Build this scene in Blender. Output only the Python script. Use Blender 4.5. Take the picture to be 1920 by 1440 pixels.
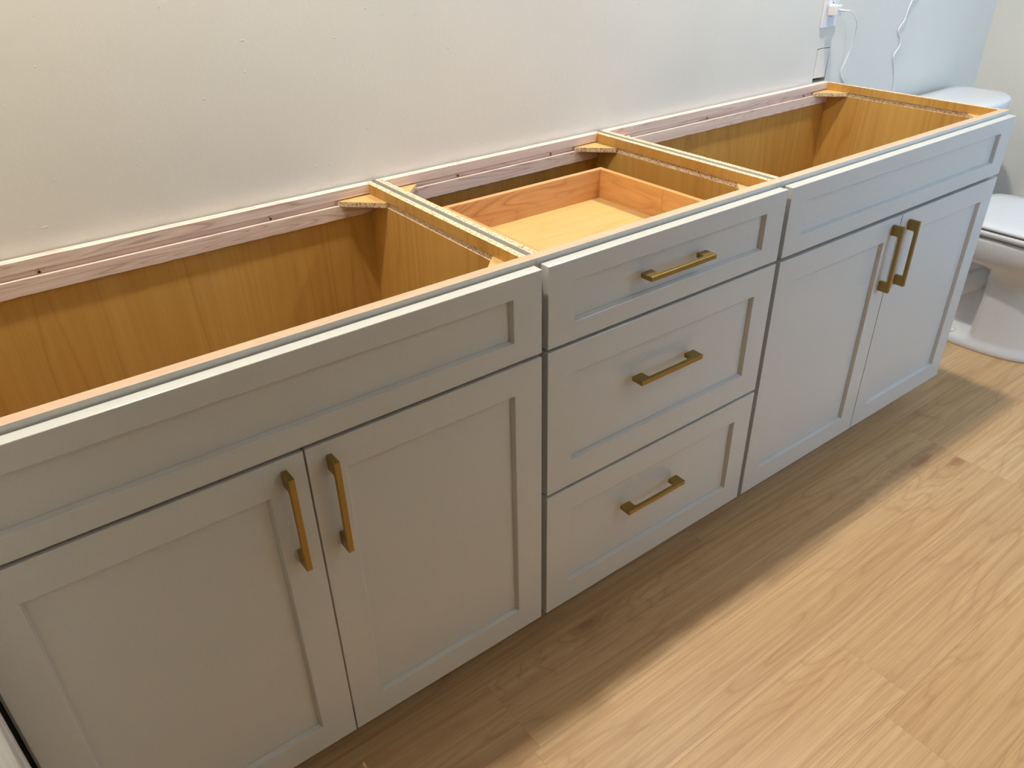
import bpy, bmesh, math, random
from mathutils import Matrix, Vector

for o in list(bpy.data.objects):
    bpy.data.objects.remove(o, do_unlink=True)
SC = bpy.context.scene
COL = SC.collection
random.seed(4)

# ------------------------------------------------------------------ camera
# axes: X runs along the vanity, Y points at the wall behind it, Z is up; Z = 0 is the cabinet top,
# Y = 0 the face-frame plane, X = 0 the joint between the near sink base and the drawer base
FLOOR = -0.876
CEIL = 1.564
WALL = 0.5338
XR = 2.512
XL = -2.9
YF = -2.0
cam = bpy.data.cameras.new('camera')
cam.sensor_fit = 'HORIZONTAL'
cam.sensor_width = 36.0
cam.lens = 36.0 * 1467.73 / 1920.0
cam.clip_start = 0.02
camo = bpy.data.objects.new('camera', cam)
COL.objects.link(camo)
_r = Vector((0.79852057, -0.60168585, -0.01841321))
_u = Vector((0.32642323, 0.40710288, 0.85306220))
_b = Vector((-0.50577938, -0.68719821, 0.52148426))
camo.matrix_world = Matrix(((_r.x, _u.x, _b.x, -0.70586), (_r.y, _u.y, _b.y, -0.88877),
                            (_r.z, _u.z, _b.z, 0.46612), (0, 0, 0, 1)))
SC.camera = camo

# ------------------------------------------------------------------ world, exposure, lamps
WORLD_COL, WORLD_STR = (0.31, 0.60, 1.0), 6.0
CAN_COL, CAN_W = (1.0, 0.945, 0.84), 63.0
CANS = [(-0.43, 0.262), (1.10, 0.262)]
FILL_CANS = [(0.95, -1.45, 13.0)]  # unseen ceiling can added as warm fill for the cabinet fronts
SC.view_settings.view_transform = 'Standard'
SC.view_settings.look = 'None'
SC.view_settings.gamma = 1.0
SC.view_settings.use_curve_mapping = False
SC.view_settings.exposure = 0.82
w = bpy.data.worlds.new('sky')
SC.world = w
w.use_nodes = True
bg = w.node_tree.nodes['Background']
bg.inputs['Color'].default_value = (*WORLD_COL, 1)
bg.inputs['Strength'].default_value = WORLD_STR


# ------------------------------------------------------------------ materials
def srgb(r, g, b):
    f = lambda c: (c / 255) / 12.92 if c / 255 <= 0.04045 else ((c / 255 + 0.055) / 1.055) ** 2.4
    return (f(r), f(g), f(b), 1.0)


class NT:
    def __init__(self, name):
        self.m = bpy.data.materials.new(name)
        self.m.use_nodes = True
        self.t = self.m.node_tree
        self.p = self.t.nodes['Principled BSDF']

    def n(self, kind, **kw):
        nd = self.t.nodes.new(kind)
        for k, v in kw.items():
            if k in nd.inputs.keys():
                nd.inputs[k].default_value = v
            else:
                setattr(nd, k, v)
        return nd

    def l(self, a, b):
        self.t.links.new(a, b)

    def ramp(self, src, stops):
        r = self.n('ShaderNodeValToRGB')
        e = r.color_ramp.elements
        while len(e) < len(stops):
            e.new(0.5)
        for i, (p, c) in enumerate(stops):
            e[i].position = p
            e[i].color = c
        self.l(src, r.inputs[0])
        return r.outputs[0]

    def math(self, op, a, b=None, clamp=False):
        nd = self.n('ShaderNodeMath', operation=op, use_clamp=clamp)
        for i, v in enumerate((a, b)):
            if v is None:
                continue
            if isinstance(v, (int, float)):
                nd.inputs[i].default_value = v
            else:
                self.l(v, nd.inputs[i])
        return nd.outputs[0]

    def mix(self, fac, a, b, blend='MIX'):
        nd = self.n('ShaderNodeMix', data_type='RGBA', blend_type=blend)
        for s, v in ((nd.inputs[0], fac), (nd.inputs[6], a), (nd.inputs[7], b)):
            if isinstance(v, (int, float)):
                s.default_value = v
            elif isinstance(v, tuple):
                s.default_value = v
            else:
                self.l(v, s)
        return nd.outputs[2]

    def coords(self, scale, rnd=True):
        tc = self.n('ShaderNodeTexCoord')
        src = tc.outputs['Object']
        if rnd:
            oi = self.n('ShaderNodeObjectInfo')
            add = self.n('ShaderNodeVectorMath', operation='ADD')
            k = self.n('ShaderNodeCombineXYZ')
            a = self.math('MULTIPLY', oi.outputs['Random'], 31.7)
            b = self.math('MULTIPLY', oi.outputs['Random'], 17.3)
            self.l(a, k.inputs[0]); self.l(b, k.inputs[1]); self.l(a, k.inputs[2])
            self.l(src, add.inputs[0]); self.l(k.outputs[0], add.inputs[1])
            src = add.outputs[0]
        mp = self.n('ShaderNodeMapping')
        mp.inputs['Scale'].default_value = scale
        self.l(src, mp.inputs[0])
        return mp.outputs[0]

    def noise(self, vec, scale, detail=2.0, rough=0.5, dist=0.0):
        nd = self.n('ShaderNodeTexNoise')
        nd.inputs['Scale'].default_value = scale
        nd.inputs['Detail'].default_value = detail
        nd.inputs['Roughness'].default_value = rough
        nd.inputs['Distortion'].default_value = dist
        self.l(vec, nd.inputs['Vector'])
        return nd.outputs[0]

    def bump(self, h, strength, dist=0.001):
        b = self.n('ShaderNodeBump')
        b.inputs['Strength'].default_value = strength
        b.inputs['Distance'].default_value = dist
        self.l(h, b.inputs['Height'])
        self.l(b.outputs[0], self.p.inputs['Normal'])

    def out(self, col, rough, spec=0.5, metal=0.0):
        if isinstance(col, tuple):
            self.p.inputs['Base Color'].default_value = col
        else:
            self.l(col, self.p.inputs['Base Color'])
        self.p.inputs['Roughness'].default_value = rough
        self.p.inputs['Specular IOR Level'].default_value = spec
        self.p.inputs['Metallic'].default_value = metal
        return self.m


def plain(name, col, rough=0.5, spec=0.5, metal=0.0, bump=0.0, bscale=400):
    k = NT(name)
    v = k.coords((1, 1, 1), False)
    nz = k.noise(v, bscale, 2)
    c = k.mix(0.03, col, k.ramp(nz, [(0.3, (0, 0, 0, 1)), (0.7, (1, 1, 1, 1))]))
    if bump:
        k.bump(nz, bump, 0.0006)
    return k.out(c, rough, spec, metal)


def wood(name, light, mid, dark, scale, rings=26.0, ring_amt=0.35, rough=0.45, pores=0.25, blotch=2.0, knots=False, spec=0.4, vary=0.0):
    """scale squeezes the along-grain axis; contour lines of a stretched noise give the arches of the figure"""
    k = NT(name)
    v = k.coords(scale)
    big = k.noise(v, blotch, 2, 0.5, 0.3)
    field = big
    if knots:
        vo = k.n('ShaderNodeTexVoronoi', feature='F1', voronoi_dimensions='2D')
        vo.inputs['Scale'].default_value = 1.0
        vo.inputs['Randomness'].default_value = 1.0
        k.l(k.coords((0.85, 3.0, 1.0)), vo.inputs['Vector'])
        nz = k.noise(k.coords((4, 12, 1)), 3.0, 2)
        kd = k.math('ADD', vo.outputs['Distance'], k.math('MULTIPLY', k.math('SUBTRACT', nz, 0.5), 0.09))
        swell = k.ramp(kd, [(0.0, (1, 1, 1, 1)), (0.07, (0.6, 0.6, 0.6, 1)), (0.24, (0, 0, 0, 1))])
        field = k.math('ADD', big, k.math('MULTIPLY', swell, 0.34))
    line = k.math('FRACT', k.math('MULTIPLY', field, rings))
    tri = k.math('ABSOLUTE', k.math('SUBTRACT', line, 0.5))          # 0 .. 0.5
    ring = k.ramp(tri, [(0.0, (1, 1, 1, 1)), (0.12, (0.35, 0.35, 0.35, 1)), (0.5, (0, 0, 0, 1))])
    fade = k.ramp(k.noise(v, blotch * 1.7, 2), [(0.34, (0.15, 0.15, 0.15, 1)), (0.56, (1, 1, 1, 1))])
    mn = min(scale)
    v2 = k.coords(tuple(c * 0.10 if c == mn else c for c in scale))
    fine = k.noise(v2, 46, 5, 0.7)
    mid_n = k.noise(v2, 9, 3, 0.6)
    base = k.mix(k.ramp(big, [(0.25, (0, 0, 0, 1)), (0.75, (1, 1, 1, 1))]), light, mid)
    f1 = k.math('MULTIPLY', k.math('MULTIPLY', ring, fade), ring_amt)
    c = k.mix(f1, base, dark)
    c = k.mix(k.math('MULTIPLY', k.ramp(mid_n, [(0.4, (0, 0, 0, 1)), (0.72, (1, 1, 1, 1))]), pores * 0.9), c, dark)
    f2 = k.math('MULTIPLY', k.ramp(fine, [(0.45, (0, 0, 0, 1)), (0.75, (1, 1, 1, 1))]), pores)
    c = k.mix(f2, c, dark)
    if knots:
        kn = k.ramp(kd, [(0.0, (1, 1, 1, 1)), (0.02, (0.8, 0.8, 0.8, 1)), (0.05, (0.3, 0.3, 0.3, 1)), (0.15, (0, 0, 0, 1))])
        c = k.mix(k.math('MULTIPLY', kn, 0.62), c, knots)
    if vary:
        oi = k.n('ShaderNodeObjectInfo')
        br = k.math('ADD', k.math('MULTIPLY', oi.outputs['Random'], vary), 1.0 - vary / 2)
        hs = k.n('ShaderNodeHueSaturation')
        k.l(br, hs.inputs['Value'])
        k.l(c, hs.inputs['Color'])
        c = hs.outputs[0]
    k.bump(fine, 0.12, 0.0006)
    return k.out(c, rough, spec)


def particle(name):
    k = NT(name)
    v = k.coords((1, 1, 1), False)
    vo = k.n('ShaderNodeTexVoronoi', feature='F1')
    vo.inputs['Scale'].default_value = 420
    k.l(v, vo.inputs['Vector'])
    sep = k.n('ShaderNodeSeparateColor')
    k.l(vo.outputs['Color'], sep.inputs[0])
    c = k.ramp(sep.outputs[0], [(0.0, srgb(140, 106, 76)), (0.14, srgb(188, 156, 122)), (0.4, srgb(216, 190, 156)), (1.0, srgb(236, 218, 190))])
    nz = k.noise(v, 260, 3)
    c = k.mix(k.math('MULTIPLY', k.ramp(nz, [(0.55, (0, 0, 0, 1)), (0.7, (1, 1, 1, 1))]), 0.55), c, srgb(112, 80, 54))
    k.bump(nz, 0.6, 0.001)
    return k.out(c, 0.85, 0.2)


def wallpaint():
    k = NT('wall_paint')
    v = k.coords((1, 1, 1), False)
    big = k.noise(v, 3.0, 2)
    fine = k.noise(v, 120, 3, 0.6)
    c = k.mix(k.ramp(big, [(0.3, (0, 0, 0, 1)), (0.7, (1, 1, 1, 1))]), srgb(219, 215, 204), srgb(223, 219, 209))
    speck = k.ramp(k.noise(v, 95, 1), [(0.76, (0, 0, 0, 1)), (0.82, (1, 1, 1, 1))])
    h = k.math('ADD', k.math('MULTIPLY', fine, 0.35), speck)
    k.bump(h, 0.42, 0.0018)
    return k.out(c, 0.62, 0.35)


def brass():
    k = NT('satin_brass')
    v = k.coords((1, 1, 1), False)
    nz = k.noise(v, 900, 2)
    c = k.mix(0.15, srgb(158, 132, 72), k.ramp(nz, [(0.3, srgb(128, 102, 48)), (0.7, srgb(184, 156, 94))]))
    return k.out(c, 0.36, 0.5, 0.92)


M = {}
M['wall'] = wallpaint()
M['ceiling'] = plain('ceiling_paint', srgb(236, 234, 228), 0.8, 0.2, 0, 0.1)
M['trim'] = plain('white_trim_paint', srgb(232, 230, 226), 0.35)
M['grey'] = plain('grey_cabinet_paint', srgb(198, 197, 191), 0.20, 0.5, 0, 0.02, 700)
M['maple_v'] = wood('maple_veneer_upright', srgb(206, 164, 90), srgb(194, 147, 72), srgb(158, 106, 42), (9, 9, 0.9), 16, 0.42, 0.42, 0.22, 0.6)
M['maple_x'] = wood('maple_veneer_lengthwise', srgb(216, 182, 122), srgb(210, 172, 110), srgb(178, 130, 70), (1.2, 8, 8), 14, 0.30, 0.40, 0.2, 0.7)
M['rail'] = wood('raw_pale_maple', srgb(240, 222, 210), srgb(230, 206, 192), srgb(160, 120, 102), (1.3, 14, 22), 24, 0.62, 0.6, 0.22, 1.0)
M['frame_wood'] = wood('raw_frame_edge', srgb(216, 180, 152), srgb(208, 168, 140), srgb(170, 124, 96), (2.5, 22, 22), 12, 0.3, 0.6, 0.3, 1.0)
M['birch'] = wood('drawer_box_birch', srgb(226, 176, 122), srgb(212, 154, 98), srgb(158, 96, 52), (2.6, 9, 13), 22, 0.62, 0.4, 0.25, 0.7)
M['birch_y'] = wood('drawer_side_birch', srgb(224, 172, 108), srgb(214, 156, 92), srgb(170, 106, 52), (9, 3.0, 16), 15, 0.4, 0.4, 0.25, 0.7)
M['particle'] = particle('raw_particle_board')
M['oak'] = wood('oak_plank', srgb(212, 180, 136), srgb(200, 162, 116), srgb(152, 108, 68), (1.1, 9.0, 1.15), 17, 0.38, 0.42, 0.46, 0.8, knots=srgb(128, 76, 48), vary=0.06)
M['joint'] = plain('plank_joint', srgb(150, 114, 78), 0.7)
M['brass'] = brass()
M['ceramic'] = plain('white_glazed_ceramic', srgb(224, 225, 228), 0.08, 0.6)
M['plastic'] = plain('white_plastic', srgb(224, 224, 226), 0.25, 0.5)
M['cord'] = plain('white_cord_rubber', srgb(240, 240, 240), 0.4)
M['black'] = plain('black_void', srgb(10, 9, 8), 0.9, 0.1)
M['dark'] = plain('dark_brown_screw', srgb(46, 30, 20), 0.6, 0.3)
M['chrome'] = plain('brushed_steel', srgb(190, 190, 190), 0.25, 0.5, 1.0)
M['drywall'] = plain('bare_gypsum_edge', srgb(196, 190, 182), 0.9, 0.1, 0, 0.4, 300)


def lensmat():
    k = NT('lit_lamp_lens')
    k.p.inputs['Emission Color'].default_value = (*CAN_COL, 1)
    k.p.inputs['Emission Strength'].default_value = 6.0
    return k.out(srgb(255, 244, 224), 0.4)


M['lens'] = lensmat()


def glassmat():
    k = NT('window_glass')
    tr = k.n('ShaderNodeBsdfTransparent')
    gl = k.n('ShaderNodeBsdfGlossy')
    gl.inputs['Roughness'].default_value = 0.02
    fr = k.n('ShaderNodeFresnel')
    fr.inputs['IOR'].default_value = 1.45
    mx = k.n('ShaderNodeMixShader')
    k.l(fr.outputs[0], mx.inputs[0])
    k.l(tr.outputs[0], mx.inputs[1])
    k.l(gl.outputs[0], mx.inputs[2])
    k.l(mx.outputs[0], k.t.nodes['Material Output'].inputs['Surface'])
    return k.m


M['glass'] = glassmat()


# ------------------------------------------------------------------ mesh helpers
class MB:
    def __init__(self):
        self.bm = bmesh.new()
        self.mats = []

    def slot(self, m):
        if m not in self.mats:
            self.mats.append(m)
        return self.mats.index(m)

    def box(self, x0, x1, y0, y1, z0, z1, m, bevel=0.0, faces=None):
        """faces: {'+z': material, ...} overrides for single sides"""
        b = bmesh.new()
        v = [b.verts.new((x, y, z)) for x in (x0, x1) for y in (y0, y1) for z in (z0, z1)]
        q = {'-x': (0, 1, 3, 2), '+x': (4, 6, 7, 5), '-y': (0, 4, 5, 1), '+y': (2, 3, 7, 6), '-z': (0, 2, 6, 4), '+z': (1, 5, 7, 3)}
        for s, idx in q.items():
            f = b.faces.new([v[i] for i in idx])
            f.material_index = self.slot((faces or {}).get(s, m))
        if bevel:
            bmesh.ops.bevel(b, geom=b.edges[:], offset=bevel, segments=2, profile=0.6, affect='EDGES')
        self.merge(b)
        return self

    def merge(self, b):
        me = bpy.data.meshes.new('tmp')
        b.to_mesh(me)
        b.free()
        self.bm.from_mesh(me)
        bpy.data.meshes.remove(me)

    def prism(self, outline, axis, a0, a1, m, bevel=0.0, seg=2):
        """closed outline of 2D points pushed along axis from a0 to a1"""
        b = bmesh.new()
        def P(p, a):
            return {'x': (a, p[0], p[1]), 'y': (p[0], a, p[1]), 'z': (p[0], p[1], a)}[axis]
        lo = [b.verts.new(P(p, a0)) for p in outline]
        hi = [b.verts.new(P(p, a1)) for p in outline]
        n = len(outline)
        b.faces.new(lo[::-1]); b.faces.new(hi)
        for i in range(n):
            b.faces.new((lo[i], lo[(i + 1) % n], hi[(i + 1) % n], hi[i]))
        bmesh.ops.recalc_face_normals(b, faces=b.faces[:])
        for f in b.faces:
            f.material_index = self.slot(m)
        if bevel:
            es = [e for e in b.edges if len(e.link_faces) == 2 and e.calc_face_angle(0) > 0.6]
            bmesh.ops.bevel(b, geom=es, offset=bevel, segments=seg, profile=0.6, affect='EDGES')
        self.merge(b)
        return self

    def loft(self, rings, m, cap0=True, cap1=True):
        b = bmesh.new()
        vs = [[b.verts.new(p) for p in r] for r in rings]
        n = len(rings[0])
        for a, c in zip(vs[:-1], vs[1:]):
            for i in range(n):
                b.faces.new((a[i], a[(i + 1) % n], c[(i + 1) % n], c[i]))
        if cap0: b.faces.new(vs[0][::-1])
        if cap1: b.faces.new(vs[-1])
        bmesh.ops.recalc_face_normals(b, faces=b.faces[:])
        for f in b.faces:
            f.material_index = self.slot(m)
            f.smooth = True
        self.merge(b)
        return self

    def build(self, name, parent=None, smooth=False):
        me = bpy.data.meshes.new(name)
        off = Vector((0, 0, 0))
        p = parent
        while p is not None:
            off += p.location
            p = p.parent
        bmesh.ops.translate(self.bm, verts=self.bm.verts[:], vec=-off)
        if smooth:
            for f in self.bm.faces:
                f.smooth = True
        self.bm.to_mesh(me)
        self.bm.free()
        for m in self.mats:
            me.materials.append(M[m])
        o = bpy.data.objects.new(name, me)
        COL.objects.link(o)
        o.parent = parent
        return o


def bx(name, x0, x1, y0, y1, z0, z1, m, parent=None, bevel=0.0, faces=None):
    return MB().box(x0, x1, y0, y1, z0, z1, m, bevel, faces).build(name, parent)


def thing(name, label, cat, loc, group=None):
    o = bpy.data.objects.new(name, None)
    o.empty_display_size = 0.05
    COL.objects.link(o)
    o.location = loc
    tag(o, label, cat, group)
    return o


def tag(o, label=None, cat=None, group=None, kind=None):
    if label: o['label'] = label
    if cat: o['category'] = cat
    if group: o['group'] = group
    if kind: o['kind'] = kind
    return o


def tube(name, pts, r, m, parent=None, res=8):
    """round cord through points (Catmull-Rom), as a mesh"""
    P = [Vector(p) for p in pts]
    P = [P[0] * 2 - P[1]] + P + [P[-1] * 2 - P[-2]]
    path = []
    for i in range(1, len(P) - 2):
        for s in range(6):
            t = s / 6
            a, b, c, d = P[i - 1], P[i], P[i + 1], P[i + 2]
            path.append(0.5 * ((2 * b) + (c - a) * t + (2 * a - 5 * b + 4 * c - d) * t * t + (3 * b - a - 3 * c + d) * t ** 3))
    path.append(P[-2])
    rings = []
    for i, p in enumerate(path):
        d = (path[min(i + 1, len(path) - 1)] - path[max(i - 1, 0)]).normalized()
        s = d.cross(Vector((0, 1, 0.01))).normalized()
        t = d.cross(s)
        rings.append([p + r * (math.cos(2 * math.pi * k / res) * s + math.sin(2 * math.pi * k / res) * t) for k in range(res)])
    return MB().loft(rings, m).build(name, parent)


# ------------------------------------------------------------------ setting
def structure(o, label=None, cat=None):
    o['kind'] = 'structure'
    if label: o['label'] = label
    if cat: o['category'] = cat
    return o


# floor: subfloor slab and separate planks
fl = bx('floor', XL - 0.1, XR + 0.1, YF - 0.1, WALL + 0.1, FLOOR - 0.05, FLOOR - 0.004, 'joint')
structure(fl, 'light oak plank floor running along the vanity', 'floor')
PW, PL = 0.1765, 1.496
row = 0
y = -0.016 + PW * 4
starts = {0: 1.764, 1: 1.07 - 0.0, 2: 0.52, 3: 0.0, 4: 0.501}
k = 3
while y > YF - PW:
    y1, y0 = y, y - PW
    y = y0
    k -= 1          # k = 2 .. : row index; row -1 lies just in front of the cabinet line
    r = -k - 0
    anchor = {-3: 0.2, -2: 0.9, -1: 1.764, 0: 1.07, 1: 0.515, 2: 1.35, 3: -0.16, 4: 0.501}.get(r, random.uniform(-0.7, 0.7))
    x = anchor - PL * 4
    while x < XR:
        a, b = max(x, XL), min(x + PL, XR)
        ya, yb = max(y0, YF), min(y1, WALL)
        if b - a > 0.02 and yb - ya > 0.01:
            mb = MB().box(a + 0.0001 - (a + b) / 2, b - 0.0001 - (a + b) / 2, ya + 0.0001 - (ya + yb) / 2, yb - 0.0001 - (ya + yb) / 2, -0.004, 0.0, 'oak', 0.00025)
            p = mb.build('plank')
            p.parent = fl
            p.location = ((a + b) / 2, (ya + yb) / 2, FLOOR)
        x += PL

# back wall with a window opening over the toilet and a small cut-out behind the far cabinet corner
WX0, WX1, WZ0, WZ1 = 1.86, 2.36, 0.214, 1.12
HX0, HX1, HZ0, HZ1 = 1.468, 1.530, 0.0005, 0.0945


def wall_with_holes(name, x0, x1, z0, z1, ya, yb, holes, m, axis='y'):
    xs = sorted({x0, x1, *[h[0] for h in holes], *[h[1] for h in holes]})
    zs = sorted({z0, z1, *[h[2] for h in holes], *[h[3] for h in holes]})
    bm = bmesh.new()
    V = {}
    def vert(x, yy, z):
        key = (x, yy, z)
        if key not in V:
            V[key] = bm.verts.new((x, yy, z) if axis == 'y' else (yy, x, z))
        return V[key]
    solid = {}
    for i in range(len(xs) - 1):
        for j in range(len(zs) - 1):
            cx, cz = (xs[i] + xs[i + 1]) / 2, (zs[j] + zs[j + 1]) / 2
            solid[i, j] = not any(h[0] < cx < h[1] and h[2] < cz < h[3] for h in holes)
    for (i, j), s in solid.items():
        if not s:
            continue
        a, b, c, d = xs[i], xs[i + 1], zs[j], zs[j + 1]
        for yy in (ya, yb):
            bm.faces.new([vert(a, yy, c), vert(b, yy, c), vert(b, yy, d), vert(a, yy, d)])
        for di, dj, e in ((-1, 0, ((a, c), (a, d))), (1, 0, ((b, c), (b, d))), (0, -1, ((a, c), (b, c))), (0, 1, ((a, d), (b, d)))):
            if not solid.get((i + di, j + dj), False):
                (p, q), (r_, s_) = e
                bm.faces.new([vert(p, ya, q), vert(r_, ya, s_), vert(r_, yb, s_), vert(p, yb, q)])
    bmesh.ops.recalc_face_normals(bm, faces=bm.faces[:])
    mb = MB()
    mb.slot(m)
    mb.merge(bm)
    return mb.build(name)


wb = wall_with_holes('wall_back', XL, XR + 0.12, FLOOR, CEIL, WALL, WALL + 0.10, [(WX0, WX1, WZ0, WZ1), (HX0, HX1, HZ0, HZ1)], 'wall')
structure(wb, 'warm off white painted wall behind the vanity', 'wall')
# the plug of drywall pushed back into the cut, its box behind, ragged left edge
mb = MB()
out = [(1.4697, 0.0128), (1.5245, 0.0118), (1.5285, 0.0920), (1.5050, 0.0928), (1.4712, 0.0916), (1.4702, 0.060), (1.4709, 0.052), (1.4694, 0.044), (1.4704, 0.030)]
mb.prism(out, 'y', WALL - 0.0008, WALL + 0.012, 'wall', 0.0006)
mb.build('drywall_plug', wb)
bx('wall_cavity', HX0 - 0.004, HX1 + 0.004, WALL + 0.03, WALL + 0.034, HZ0 - 0.004, HZ1 + 0.004, 'black', wb)

FX0, FX1, FZ0, FZ1 = 1.48, 2.42, -0.12, 1.18
wr = wall_with_holes('wall_right', YF - 0.1, WALL, FLOOR, CEIL, XR, XR + 0.1, [], 'wall', axis='x')
structure(wr, 'pale end wall beside the toilet', 'wall')
wf = wall_with_holes('wall_front', XL, XR + 0.1, FLOOR, CEIL, YF - 0.1, YF, [(FX0, FX1, FZ0, FZ1)], 'wall')
structure(wf, 'pale wall opposite the vanity', 'wall')
wl = wall_with_holes('wall_left', YF - 0.1, WALL + 0.1, FLOOR, CEIL, XL - 0.1, XL, [], 'wall', axis='x')
structure(wl, 'pale wall at the near end of the room', 'wall')
wp = bx('wall_partition', -0.985, -0.8625, -0.22, WALL, FLOOR, CEIL, 'wall')
structure(wp, 'return wall at the near end of the vanity', 'wall')
ce = bx('ceiling', XL - 0.1, XR + 0.1, YF - 0.1, WALL + 0.1, CEIL, CEIL + 0.06, 'ceiling')
structure(ce, 'white ceiling', 'ceiling')

# moulded casing standing on the return wall, seen at the lower left corner
mb = MB()
prof = [(0.0, -0.040), (0.0125, -0.040), (0.0140, -0.0425), (0.0140, -0.0560), (0.0120, -0.0580), (0.0120, -0.0700), (0.0130, -0.0720), (0.0130, -0.1000), (0.0110, -0.1030), (0.0110, -0.1200), (0.0090, -0.1230), (0.0080, -0.1400), (0.0060, -0.1440), (0.0, -0.1450)]
mb.prism([(-0.8625 + a, b) for a, b in prof], 'z', FLOOR, CEIL - 0.35, 'trim', 0.0004)
tr = mb.build('trim_1')
structure(tr, 'white moulded casing strip at the lower left beside the vanity', 'trim')


def window(name, a0, a1, z0, z1, face, label, out=1):
    """sash window set 2 cm into its opening; out = +1 or -1 is the outdoor side along Y"""
    t = 0.032
    def B(mb, a, b, d0, d1, c, d, m):
        ys = sorted((face + d0 * out, face + d1 * out))
        return mb.box(a, b, ys[0], ys[1], c, d, m)
    mb = MB()
    zc = (z0 + z1) / 2
    for a, b, c, d in ((a0, a0 + t, z0, z1), (a1 - t, a1, z0, z1), (a0 + t, a1 - t, z0, z0 + t), (a0 + t, a1 - t, z1 - t, z1), (a0 + t, a1 - t, zc - 0.02, zc + 0.02)):
        B(mb, a, b, 0.02, 0.06, c, d, 'trim')
    o = mb.build(name)
    structure(o, label, 'window')
    for c, d in ((z0 + t, zc - 0.02), (zc + 0.02, z1 - t)):
        B(MB(), a0 + t, a1 - t, 0.036, 0.040, c, d, 'glass').build('pane', o)
    L = bpy.data.lights.new('window_portal', 'AREA')
    L.shape = 'RECTANGLE'
    L.size, L.size_y = a1 - a0, z1 - z0
    L.cycles.is_portal = True
    lo = bpy.data.objects.new('window_portal', L)
    COL.objects.link(lo)
    lo.location = ((a0 + a1) / 2, face + 0.098 * out, zc)
    lo.rotation_euler = (math.radians(-90 * out), 0, 0)
    return o


window('window_1', WX0, WX1, WZ0, WZ1, WALL, 'white framed sash window above the toilet')
window('window_2', FX0, FX1, FZ0, FZ1, YF, 'white framed sash window in the wall opposite the toilet', -1)


def can(x, y, watts, label, soft=0.045):
    t = thing('recessed_light', label, 'ceiling light', (x, y, CEIL - 0.004), 'recessed ceiling lights')
    n = 32
    def ring(r, z): return [(x + r * math.cos(2 * math.pi * i / n), y + r * math.sin(2 * math.pi * i / n), z) for i in range(n)]
    MB().loft([ring(0.062, CEIL - 0.001), ring(0.062, CEIL - 0.005), ring(0.080, CEIL - 0.005), ring(0.084, CEIL - 0.001)], 'trim', False, False).build('trim_ring', t)
    MB().loft([ring(0.0615, CEIL - 0.0015), ring(0.0615, CEIL - 0.003)], 'lens').build('lens', t)
    L = bpy.data.lights.new('can_light', 'SPOT')
    L.energy = watts
    L.color = CAN_COL
    L.spot_size = math.radians(150)
    L.spot_blend = 0.9
    L.shadow_soft_size = soft
    lo = bpy.data.objects.new('can_light', L)
    COL.objects.link(lo)
    lo.parent = t
    lo.location = (0, 0, -0.012)
    return t


can(*CANS[0], CAN_W * 0.82, 'round recessed light in the ceiling over the near sink base')
can(*CANS[1], CAN_W, 'round recessed light in the ceiling over the far sink base')
for x, y, wt in FILL_CANS:
    can(x, y, wt, 'added unseen recessed fill light in the ceiling over the open floor')

# ------------------------------------------------------------------ cabinets
FY = -0.0225          # outer face of doors and drawer fronts
D = 0.5300            # back of the boxes
ZT, ZP, ZD, ZB = -0.0095, -0.1560, -0.1626, -0.7695


def panel_front(name, x0, x1, z0, z1, sw, rw, parent):
    """shaker front: frame of stiles and rails with a recessed centre panel"""
    b = bmesh.new()
    yb, d = FY + 0.019, 0.0080
    s = 0.0034
    def rect(a, y, extra=0.0):
        ix, iz = a
        return [b.verts.new(p) for p in ((x0 + ix, y, z0 + iz), (x1 - ix, y, z0 + iz), (x1 - ix, y, z1 - iz), (x0 + ix, y, z1 - iz))]
    rr = [rect((0, 0), yb), rect((0, 0), FY), rect((sw, rw), FY), rect((sw + s, rw + s), FY + d), rect((sw + s, rw + s), yb)]
    for a, c in zip(rr, rr[1:] + rr[:1]):
        for i in range(4):
            b.faces.new((a[i], a[(i + 1) % 4], c[(i + 1) % 4], c[i]))
    bmesh.ops.recalc_face_normals(b, faces=b.faces[:])
    outer = [e for e in b.edges if all(v in rr[1] for v in e.verts) or (any(v in rr[0] for v in e.verts) and any(v in rr[1] for v in e.verts)) or all(v in rr[2] for v in e.verts)]
    bmesh.ops.bevel(b, geom=outer, offset=0.0011, segments=2, profile=0.5, affect='EDGES')
    mb = MB()
    mb.slot('grey')
    mb.merge(b)
    o = mb.build(name, parent)
    bx('center_panel', x0 + sw + s - 0.004, x1 - sw - s + 0.004, FY + d + 0.0013, FY + d + 0.0073, z0 + rw + s - 0.004, z1 - rw - s + 0.004, 'grey', o)
    return o


def handle(parent, cx, cz, vertical):
    """square-section pull: two block feet and a bar, inner corners eased"""
    Lh, W, Pj, foot, bar = 0.165, 0.0092, 0.0265, 0.0245, 0.0078
    h = Lh / 2
    i = h - foot
    pr = [(-h, 0), (-h, Pj), (h, Pj), (h, 0), (i, 0), (i, Pj - bar - 0.004), (i - 0.0012, Pj - bar - 0.0012), (i - 0.004, Pj - bar),
          (-i + 0.004, Pj - bar), (-i + 0.0012, Pj - bar - 0.0012), (-i, Pj - bar - 0.004), (-i, 0)]
    mb = MB()
    if vertical:
        mb.prism([(FY - 0.0 - p, cz + l) for l, p in pr], 'x', cx - W / 2, cx + W / 2, 'brass', 0.0010)
    else:
        mb.prism([(cx + l, FY - p) for l, p in pr], 'z', cz - W / 2, cz + W / 2, 'brass', 0.0010)
    o = mb.build('handle', parent)
    o['label'] = 'satin brass bar pull'
    return o


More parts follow.
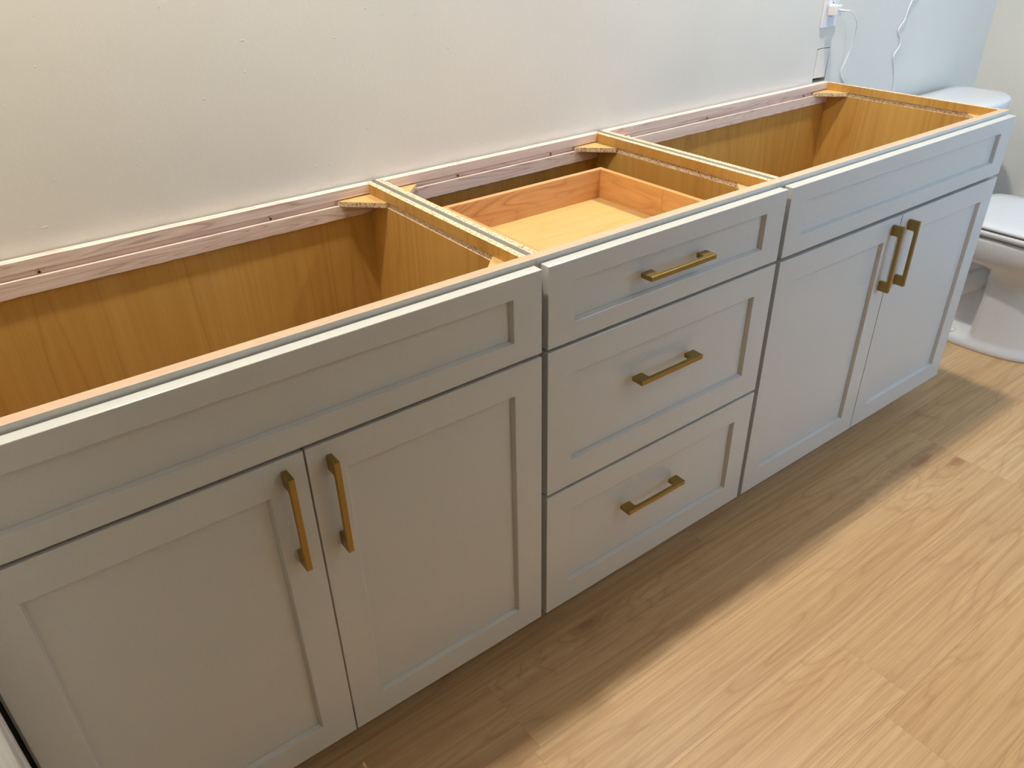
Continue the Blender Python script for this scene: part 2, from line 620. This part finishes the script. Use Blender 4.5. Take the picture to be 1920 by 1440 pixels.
def carcass(t, x0, x1, left_end=False, right_end=False):
    """box of one base cabinet between x0 and x1: sides, back, bottom, face frame, back rail, corner blocks, toe kick"""
    g0, g1 = -0.031, -0.020                       # dado for the corner blocks
    def side(xi, xo):
        a, b = min(xi, xo), max(xi, xo)
        inner = '+x' if xi > xo else '-x'
        outer = '-x' if xi > xo else '+x'
        mb = MB()
        fc = {outer: 'grey', '+z': 'particle', '-z': 'particle'}
        mb.box(a, b, 0.019, D, FLOOR + 0.105, g0, 'maple_v', 0, fc)
        mb.box(a, b, 0.085, D, FLOOR, FLOOR + 0.105, 'maple_v', 0, fc)
        mb.box(a, b, 0.019, D, g1, 0.0, 'maple_v', 0, fc)
        dd = 0.0035
        if xi > xo: mb.box(a, b - dd, 0.019, D, g0, g1, 'particle', 0, {outer: 'grey'})
        else: mb.box(a + dd, b, 0.019, D, g0, g1, 'particle', 0, {outer: 'grey'})
        return mb.build('side_panel', t)
    sl, sr = x0 + 0.0055, x1 - 0.0055
    T = 0.0125
    side(sl + T, sl)
    side(sr - T, sr)
    ix0, ix1 = sl + T, sr - T
    bx('back_panel', ix0, ix1, 0.5130, 0.5180, FLOOR + 0.105, -0.0550, 'maple_v', t)
    bx('bottom_panel', ix0, ix1, 0.019, 0.5130, FLOOR + 0.105, FLOOR + 0.118, 'maple_x', t)
    # back rail with the same dado; its lower edge is roughly sawn
    mb = MB()
    ya = 0.5108
    yl = 0.5062                                   # the lower lip stands proud of the upper strip
    mb.box(ix0, ix1, ya, D, -0.0185, 0.0, 'rail', 0.0004)
    mb.box(ix0, ix1, ya + 0.005, D, -0.029, -0.0185, 'rail')
    n = 60
    pts = [(ix0, -0.029)] + [(ix1, -0.029)] + [(ix1 + (ix0 - ix1) * i / n, -0.0550 + random.uniform(-0.0005, 0.0005)) for i in range(n + 1)]
    mb.prism(pts, 'y', yl, D, 'rail')
    br = mb.build('back_rail', t)
    br['label'] = 'raw pale maple back rail with a groove'
    # corner blocks, triangular, particle board with a veneered top
    def block(cx, cy, sx, sy):
        leg = 0.070
        b = MB()
        o2 = [(cx - 0.005 * sx, cy - 0.005 * sy), (cx + leg * sx, cy - 0.005 * sy), (cx + leg * sx, cy + 0.003 * sy), (cx + 0.003 * sx, cy + leg * sy), (cx - 0.005 * sx, cy + leg * sy)]
        b.prism(o2, 'z', -0.0305, -0.0205, 'particle', 0.0004)
        b.slot('maple_x')
        b.bm.faces.ensure_lookup_table()
        for f in b.bm.faces:
            if f.normal.z > 0.9: f.material_index = b.slot('maple_x')
        o = b.build('corner_block', t)
        o['label'] = 'triangular particle board corner block'
    block(ix0, ya, 1, -1)
    block(ix1, ya, -1, -1)
    block(ix0, 0.019, 1, 1)
    block(ix1, 0.019, -1, 1)
    # face frame, painted in front, raw on the upper edge and behind
    raw = {'+z': 'frame_wood', '+y': 'frame_wood'}
    sw = 0.032
    bx('frame_stile', x0 + 0.0003, x0 + sw, 0.0, 0.019, FLOOR + 0.105, 0.0, 'grey', t, 0.0004, raw)
    bx('frame_stile', x1 - sw, x1 - 0.0003, 0.0, 0.019, FLOOR + 0.105, 0.0, 'grey', t, 0.0004, raw)
    bx('top_rail', x0 + sw, x1 - sw, 0.0, 0.019, -0.036, 0.0, 'grey', t, 0.0004, raw)
    bx('bottom_rail', x0 + sw, x1 - sw, 0.0, 0.019, FLOOR + 0.105, FLOOR + 0.140, 'grey', t, 0.0, raw)
    bx('toe_kick', ix0, ix1, 0.075, 0.087, FLOOR, FLOOR + 0.105, 'grey', t)
    return ix0, ix1


def screw(t, x, z=-0.0255):
    yy = 0.5158
    n = 14
    def c(r, y, j=0.0): return [(x + (r + random.uniform(-j, j)) * math.cos(2 * math.pi * i / n), y, z + (r + random.uniform(-j, j)) * math.sin(2 * math.pi * i / n)) for i in range(n)]
    o = MB().loft([c(0.0052, yy + 0.002, 0.0006), c(0.0050, yy - 0.0008, 0.0008), c(0.0028, yy - 0.0012, 0.0003)], 'particle', False, True).build('screw_hole', t)
    MB().loft([c(0.0024, yy), c(0.0022, yy - 0.0016)], 'dark').build('screw', o)


def sink_base(x0, x1, label, xd0, xd1, gap, handles, screws, zd):
    t = thing('sink_base_cabinet', label, 'cabinet', ((x0 + x1) / 2, D / 2, FLOOR), 'grey vanity base cabinets')
    ix0, ix1 = carcass(t, x0, x1)
    bx('middle_rail', x0 + 0.032, x1 - 0.032, 0.0, 0.019, -0.178, -0.140, 'grey', t)
    f = panel_front('false_front', xd0, xd1, ZP, ZT, 0.0555, 0.0355, t)
    f['label'] = 'grey shaker false drawer front without a handle'
    dl = panel_front('door', xd0, gap[0], ZB, zd, 0.0560, 0.0550, t)
    dr = panel_front('door', gap[1], xd1, ZB, zd, 0.0560, 0.0550, t)
    handle(dl, handles[0], handles[2], True)
    handle(dr, handles[1], handles[2] - 0.0025, True)
    for s in screws: screw(t, s)
    return t


sink_base(-0.8500, 0.0, 'grey shaker sink base cabinet nearest the camera, open topped with two doors', -0.8435, -0.0064, (-0.4243, -0.4218), (-0.4555, -0.3892, -0.2635), (-0.617, -0.225), ZD)
sink_base(0.6096, 1.5352, 'grey shaker sink base cabinet beside the toilet, open topped with two doors', 0.6167, 1.5285, (1.0725, 1.0751), (1.0425, 1.1125, -0.2650), (0.990, 1.409), -0.1650)

t = thing('drawer_base_cabinet', 'grey shaker three drawer base cabinet between the two sink bases', 'cabinet', (0.3048, D / 2, FLOOR), 'grey vanity base cabinets')
ix0, ix1 = carcass(t, 0.0, 0.6096)
for z in (-0.160, -0.466):
    bx('middle_rail', 0.032, 0.5776, 0.0, 0.019, z - 0.018, z + 0.018, 'grey', t)
XA, XB = 0.0065, 0.6023
d1 = panel_front('drawer', XA, XB, ZP, ZT, 0.0560, 0.0360, t)
d2 = panel_front('drawer', XA, XB, -0.4622, ZD, 0.0570, 0.0560, t)
d3 = panel_front('drawer', XA, XB, ZB, -0.4689, 0.0570, 0.0560, t)
handle(d1, 0.2935, -0.0790, False)
handle(d2, 0.2900, -0.2850, False)
handle(d3, 0.2825, -0.5900, False)
screw(t, 0.196)
screw(t, 0.452)
# wooden box of the top drawer, standing open to view from above
bxl, bxr, byf, byb, bzt, bzb = 0.083, 0.5175, 0.012, 0.4150, -0.0450, -0.1300
TH = 0.0125
bx('drawer_side', bxl, bxl + TH, byf, byb, bzb, bzt, 'birch_y', d1, 0.0012)
sd = MB().box(bxr - TH, bxr, byf, 0.2105, bzb, bzt, 'birch_y', 0.0012).build('drawer_side', d1)
sd = MB().box(bxr - TH, bxr, 0.2105, byb, bzb, bzt, 'birch_y', 0.0012).build('drawer_side', d1)
bx('drawer_back', bxl + TH, bxr - TH, byb - TH, byb, bzb, bzt, 'birch', d1, 0.0012)
bx('drawer_inner_front', bxl + TH, bxr - TH, byf, byf + TH, bzb, bzt, 'birch', d1, 0.0012)
bx('drawer_bottom', bxl + TH, bxr - TH, byf + TH, byb - TH, -0.1165, -0.1105, 'maple_x', d1)

# ------------------------------------------------------------------ toilet
CX = 2.106
tt = thing('toilet', 'white two piece toilet with closed lid against the end of the room', 'toilet', (CX, 0.15, FLOOR))


def oval(cx, hw, yb, yf, z, pb=5.0, pf=2.3, n=64, wide=0.5):
    """plan outline: squarish at the back, long ellipse at the front; wide = where along the length it is widest"""
    ym = yf + (yb - yf) * wide
    pts = []
    for i in range(n):
        a = 2 * math.pi * i / n
        c, s = math.cos(a), math.sin(a)
        p = pb if s > 0 else pf
        x = math.copysign(abs(c) ** (2 / p), c) * hw
        yy = math.copysign(abs(s) ** (2 / p), s) * ((yb - ym) if s > 0 else (ym - yf))
        pts.append((cx + x, ym + yy, z))
    return pts


def sstep(a, b, v):
    u = max(0.0, min(1.0, (v - a) / (b - a)))
    return u * u * (3 - 2 * u)


# pedestal and bowl
spec = [(-0.8755, 0.139, 0.395, -0.130), (-0.868, 0.1415, 0.395, -0.133), (-0.858, 0.1405, 0.393, -0.134), (-0.848, 0.136, 0.390, -0.134), (-0.838, 0.132, 0.388, -0.134), (-0.830, 0.1305, 0.388, -0.134), (-0.822, 0.130, 0.387, -0.135),
        (-0.80, 0.129, 0.385, -0.136), (-0.74, 0.127, 0.382, -0.139), (-0.68, 0.126, 0.380, -0.143), (-0.65, 0.126, 0.380, -0.146), (-0.625, 0.127, 0.378, -0.150), (-0.608, 0.131, 0.377, -0.156), (-0.592, 0.139, 0.375, -0.165),
        (-0.576, 0.152, 0.370, -0.180), (-0.562, 0.166, 0.360, -0.195), (-0.548, 0.176, 0.350, -0.206), (-0.530, 0.183, 0.342, -0.213), (-0.505, 0.187, 0.337, -0.218), (-0.482, 0.189, 0.334, -0.220), (-0.4735, 0.188, 0.333, -0.219), (-0.4695, 0.184, 0.330, -0.215)]
rings = []
for z, hw, yb, yf in spec:
    r = oval(CX, hw, yb, yf, z, 5.0, 2.6, n=200, wide=0.52)
    q = []
    for (x, yy, zz) in r:
        # waist behind the front column where the trapway sits
        amt = sstep(0.086, 0.108, yy) * (1 - sstep(0.33, 0.36, yy)) * sstep(-0.842, -0.822, zz) * (1 - sstep(-0.60, -0.565, zz))
        step = 0.062
        x -= math.copysign(min(abs(x - CX), step * amt), x - CX)
        q.append((x, yy, zz))
    rings.append(q)
MB().loft(rings, 'ceramic').build('bowl', tt)
# trapway bulge on each side
for s in (-1, 1):
    pts = [(CX + s * 0.050, 0.100, -0.62), (CX + s * 0.056, 0.16, -0.675), (CX + s * 0.058, 0.22, -0.720), (CX + s * 0.056, 0.27, -0.77), (CX + s * 0.05, 0.30, -0.845)]
    tube('trapway', pts, 0.036, 'ceramic', tt, 14)
MB().loft([oval(CX, 0.189, 0.262, -0.222, -0.4635, 6, 2.3), oval(CX, 0.194, 0.266, -0.227, -0.4605, 6, 2.3), oval(CX, 0.195, 0.266, -0.227, -0.4485, 6, 2.3), oval(CX, 0.191, 0.263, -0.223, -0.4455, 6, 2.3)], 'plastic').build('seat', tt)
MB().loft([oval(CX, 0.188, 0.264, -0.221, -0.4410, 7, 2.3), oval(CX, 0.192, 0.268, -0.225, -0.4395, 7, 2.3), oval(CX, 0.192, 0.268, -0.225, -0.4330, 7, 2.3), oval(CX, 0.186, 0.262, -0.219, -0.4290, 7, 2.3),
           oval(CX, 0.150, 0.235, -0.185, -0.4262, 6, 2.3), oval(CX, 0.08, 0.15, -0.10, -0.4250, 5, 2.3)], 'plastic').build('seat_lid', tt)
for s in (-1, 1):
    MB().loft([[(CX + s * 0.075 + 0.016 * math.cos(2 * math.pi * i / 16), 0.286 + 0.012 * math.sin(2 * math.pi * i / 16), z) for i in range(16)] for z in (-0.4705, -0.448, -0.444)], 'plastic').build('hinge', tt)
    MB().loft([[(CX + s * 0.118 + rr * math.cos(2 * math.pi * i / 14), 0.15 + rr * math.sin(2 * math.pi * i / 14), z) for i in range(14)] for rr, z in ((0.012, -0.848), (0.011, -0.834), (0.006, -0.829))], 'plastic').build('bolt_cap', tt)


def tankring(hw, yb, yf, z):
    return oval(CX, hw, yb, yf, z, 7.0, 2.5, wide=0.62)


MB().loft([tankring(0.150, 0.470, 0.330, -0.4700), tankring(0.180, 0.482, 0.308, -0.450), tankring(0.188, 0.486, 0.296, -0.30), tankring(0.196, 0.489, 0.284, -0.137)], 'ceramic').build('tank', tt)
MB().loft([tankring(0.204, 0.493, 0.270, -0.1365), tankring(0.209, 0.497, 0.264, -0.1320), tankring(0.210, 0.498, 0.262, -0.1120), tankring(0.207, 0.496, 0.265, -0.1060), tankring(0.196, 0.488, 0.276, -0.1025), tankring(0.150, 0.45, 0.31, -0.1005)], 'ceramic').build('tank_lid', tt)
lv = MB()
lv.box(CX - 0.165, CX - 0.135, 0.2835, 0.300, -0.190, -0.172, 'chrome', 0.003)
lv.box(CX - 0.160, CX - 0.085, 0.2730, 0.2840, -0.187, -0.177, 'chrome', 0.003)
lv.build('flush_lever', tt)

# ------------------------------------------------------------------ outlet, charger, cords
wo = thing('wall_outlet', 'white duplex wall outlet plate at the top edge above the far cabinet corner', 'outlet', (1.494, WALL, 0.2075))
PX0, PX1, PZ0, PZ1 = 1.4585, 1.5290, 0.1500, 0.2650
MB().prism([(PX0, PZ0), (PX1, PZ0), (PX1, PZ1), (PX0, PZ1)], 'y', WALL - 0.0062, WALL, 'plastic', 0.0022, 2).build('cover_plate', wo)
rc = MB().prism([(1.4772, 0.1740), (1.5103, 0.1740), (1.5103, 0.2410), (1.4772, 0.2410)], 'y', WALL - 0.0078, WALL - 0.0055, 'plastic', 0.0006).build('receptacle', wo)
for zc in (0.1905, 0.2245):
    for dx, hh in ((-0.0062, 0.0042), (0.0062, 0.0034)):
        bx('slot', 1.4938 + dx - 0.0009, 1.4938 + dx + 0.0009, WALL - 0.0081, WALL - 0.0074, zc - hh, zc + hh, 'black', rc)
    MB().loft([[(1.4938 + 0.0022 * math.cos(2 * math.pi * i / 12), yy, zc - 0.0095 + 0.0022 * math.sin(2 * math.pi * i / 12)) for i in range(12)] for yy in (WALL - 0.0074, WALL - 0.0081)], 'black').build('slot', rc)

ch = thing('phone_charger', 'small white charger block plugged into the wall outlet', 'charger', (1.487, WALL - 0.022, 0.1967))
MB().prism([(1.4735, 0.1830), (1.5005, 0.1830), (1.5005, 0.2105), (1.4735, 0.2105)], 'y', 0.4985, WALL - 0.0082, 'plastic', 0.0035, 3).build('charger_body', ch)

cc = thing('charging_cable', 'white cable looping down from the charger block to behind the cabinet', 'cable', (1.487, 0.4975, 0.1980))
MB().loft([[(1.487 + rr * math.cos(2 * math.pi * i / 12), yy, 0.1980 + rr * 0.85 * math.sin(2 * math.pi * i / 12)) for i in range(12)] for rr, yy in ((0.0036, 0.4980), (0.0034, 0.4850), (0.0026, 0.4810))], 'plastic').build('plug', cc)
CABLE1 = [(1.487, 0.482, 0.1980), (1.4895, 0.4755, 0.1980), (1.4990, 0.4735, 0.1970), (1.5363, 0.482, 0.1844), (1.5746, 0.492, 0.1624), (1.5928, 0.5, 0.1431), (1.6046, 0.508, 0.1154), (1.61, 0.516, 0.0818),
          (1.6057, 0.522, 0.0503), (1.6007, 0.527, 0.0231), (1.6041, 0.5285, 0.0073), (1.6247, 0.5285, -0.0121), (1.645, 0.5285, -0.04), (1.655, 0.5285, -0.16), (1.64, 0.5285, -0.4)]
tube('cord', CABLE1, 0.0017, 'cord', cc)
CABLE2 = [(1.962, 0.5480, 0.2165), (1.958, 0.5330, 0.2180), (1.948, 0.5285, 0.2100), (1.9295, 0.5295, 0.1965), (1.9207, 0.5295, 0.1821), (1.9115, 0.5295, 0.1616), (1.9068, 0.5295, 0.1375), (1.8915, 0.5295, 0.1234), (1.8817, 0.5295, 0.1073), (1.8968, 0.5295, 0.0904),
          (1.909, 0.5295, 0.0767), (1.9079, 0.5295, 0.0579), (1.8905, 0.5295, 0.0406), (1.8865, 0.5295, 0.0282), (1.8991, 0.5295, 0.0059), (1.9171, 0.5295, -0.0288), (1.9267, 0.5295, -0.0548), (1.9315, 0.5295, -0.0772), (1.935, 0.5295, -0.16), (1.93, 0.5295, -0.35)]
o = tube('window_cord', CABLE2, 0.0015, 'cord')
tag(o, 'thin white wavy cord hanging down the blue lit wall left of the toilet tank', 'cord')
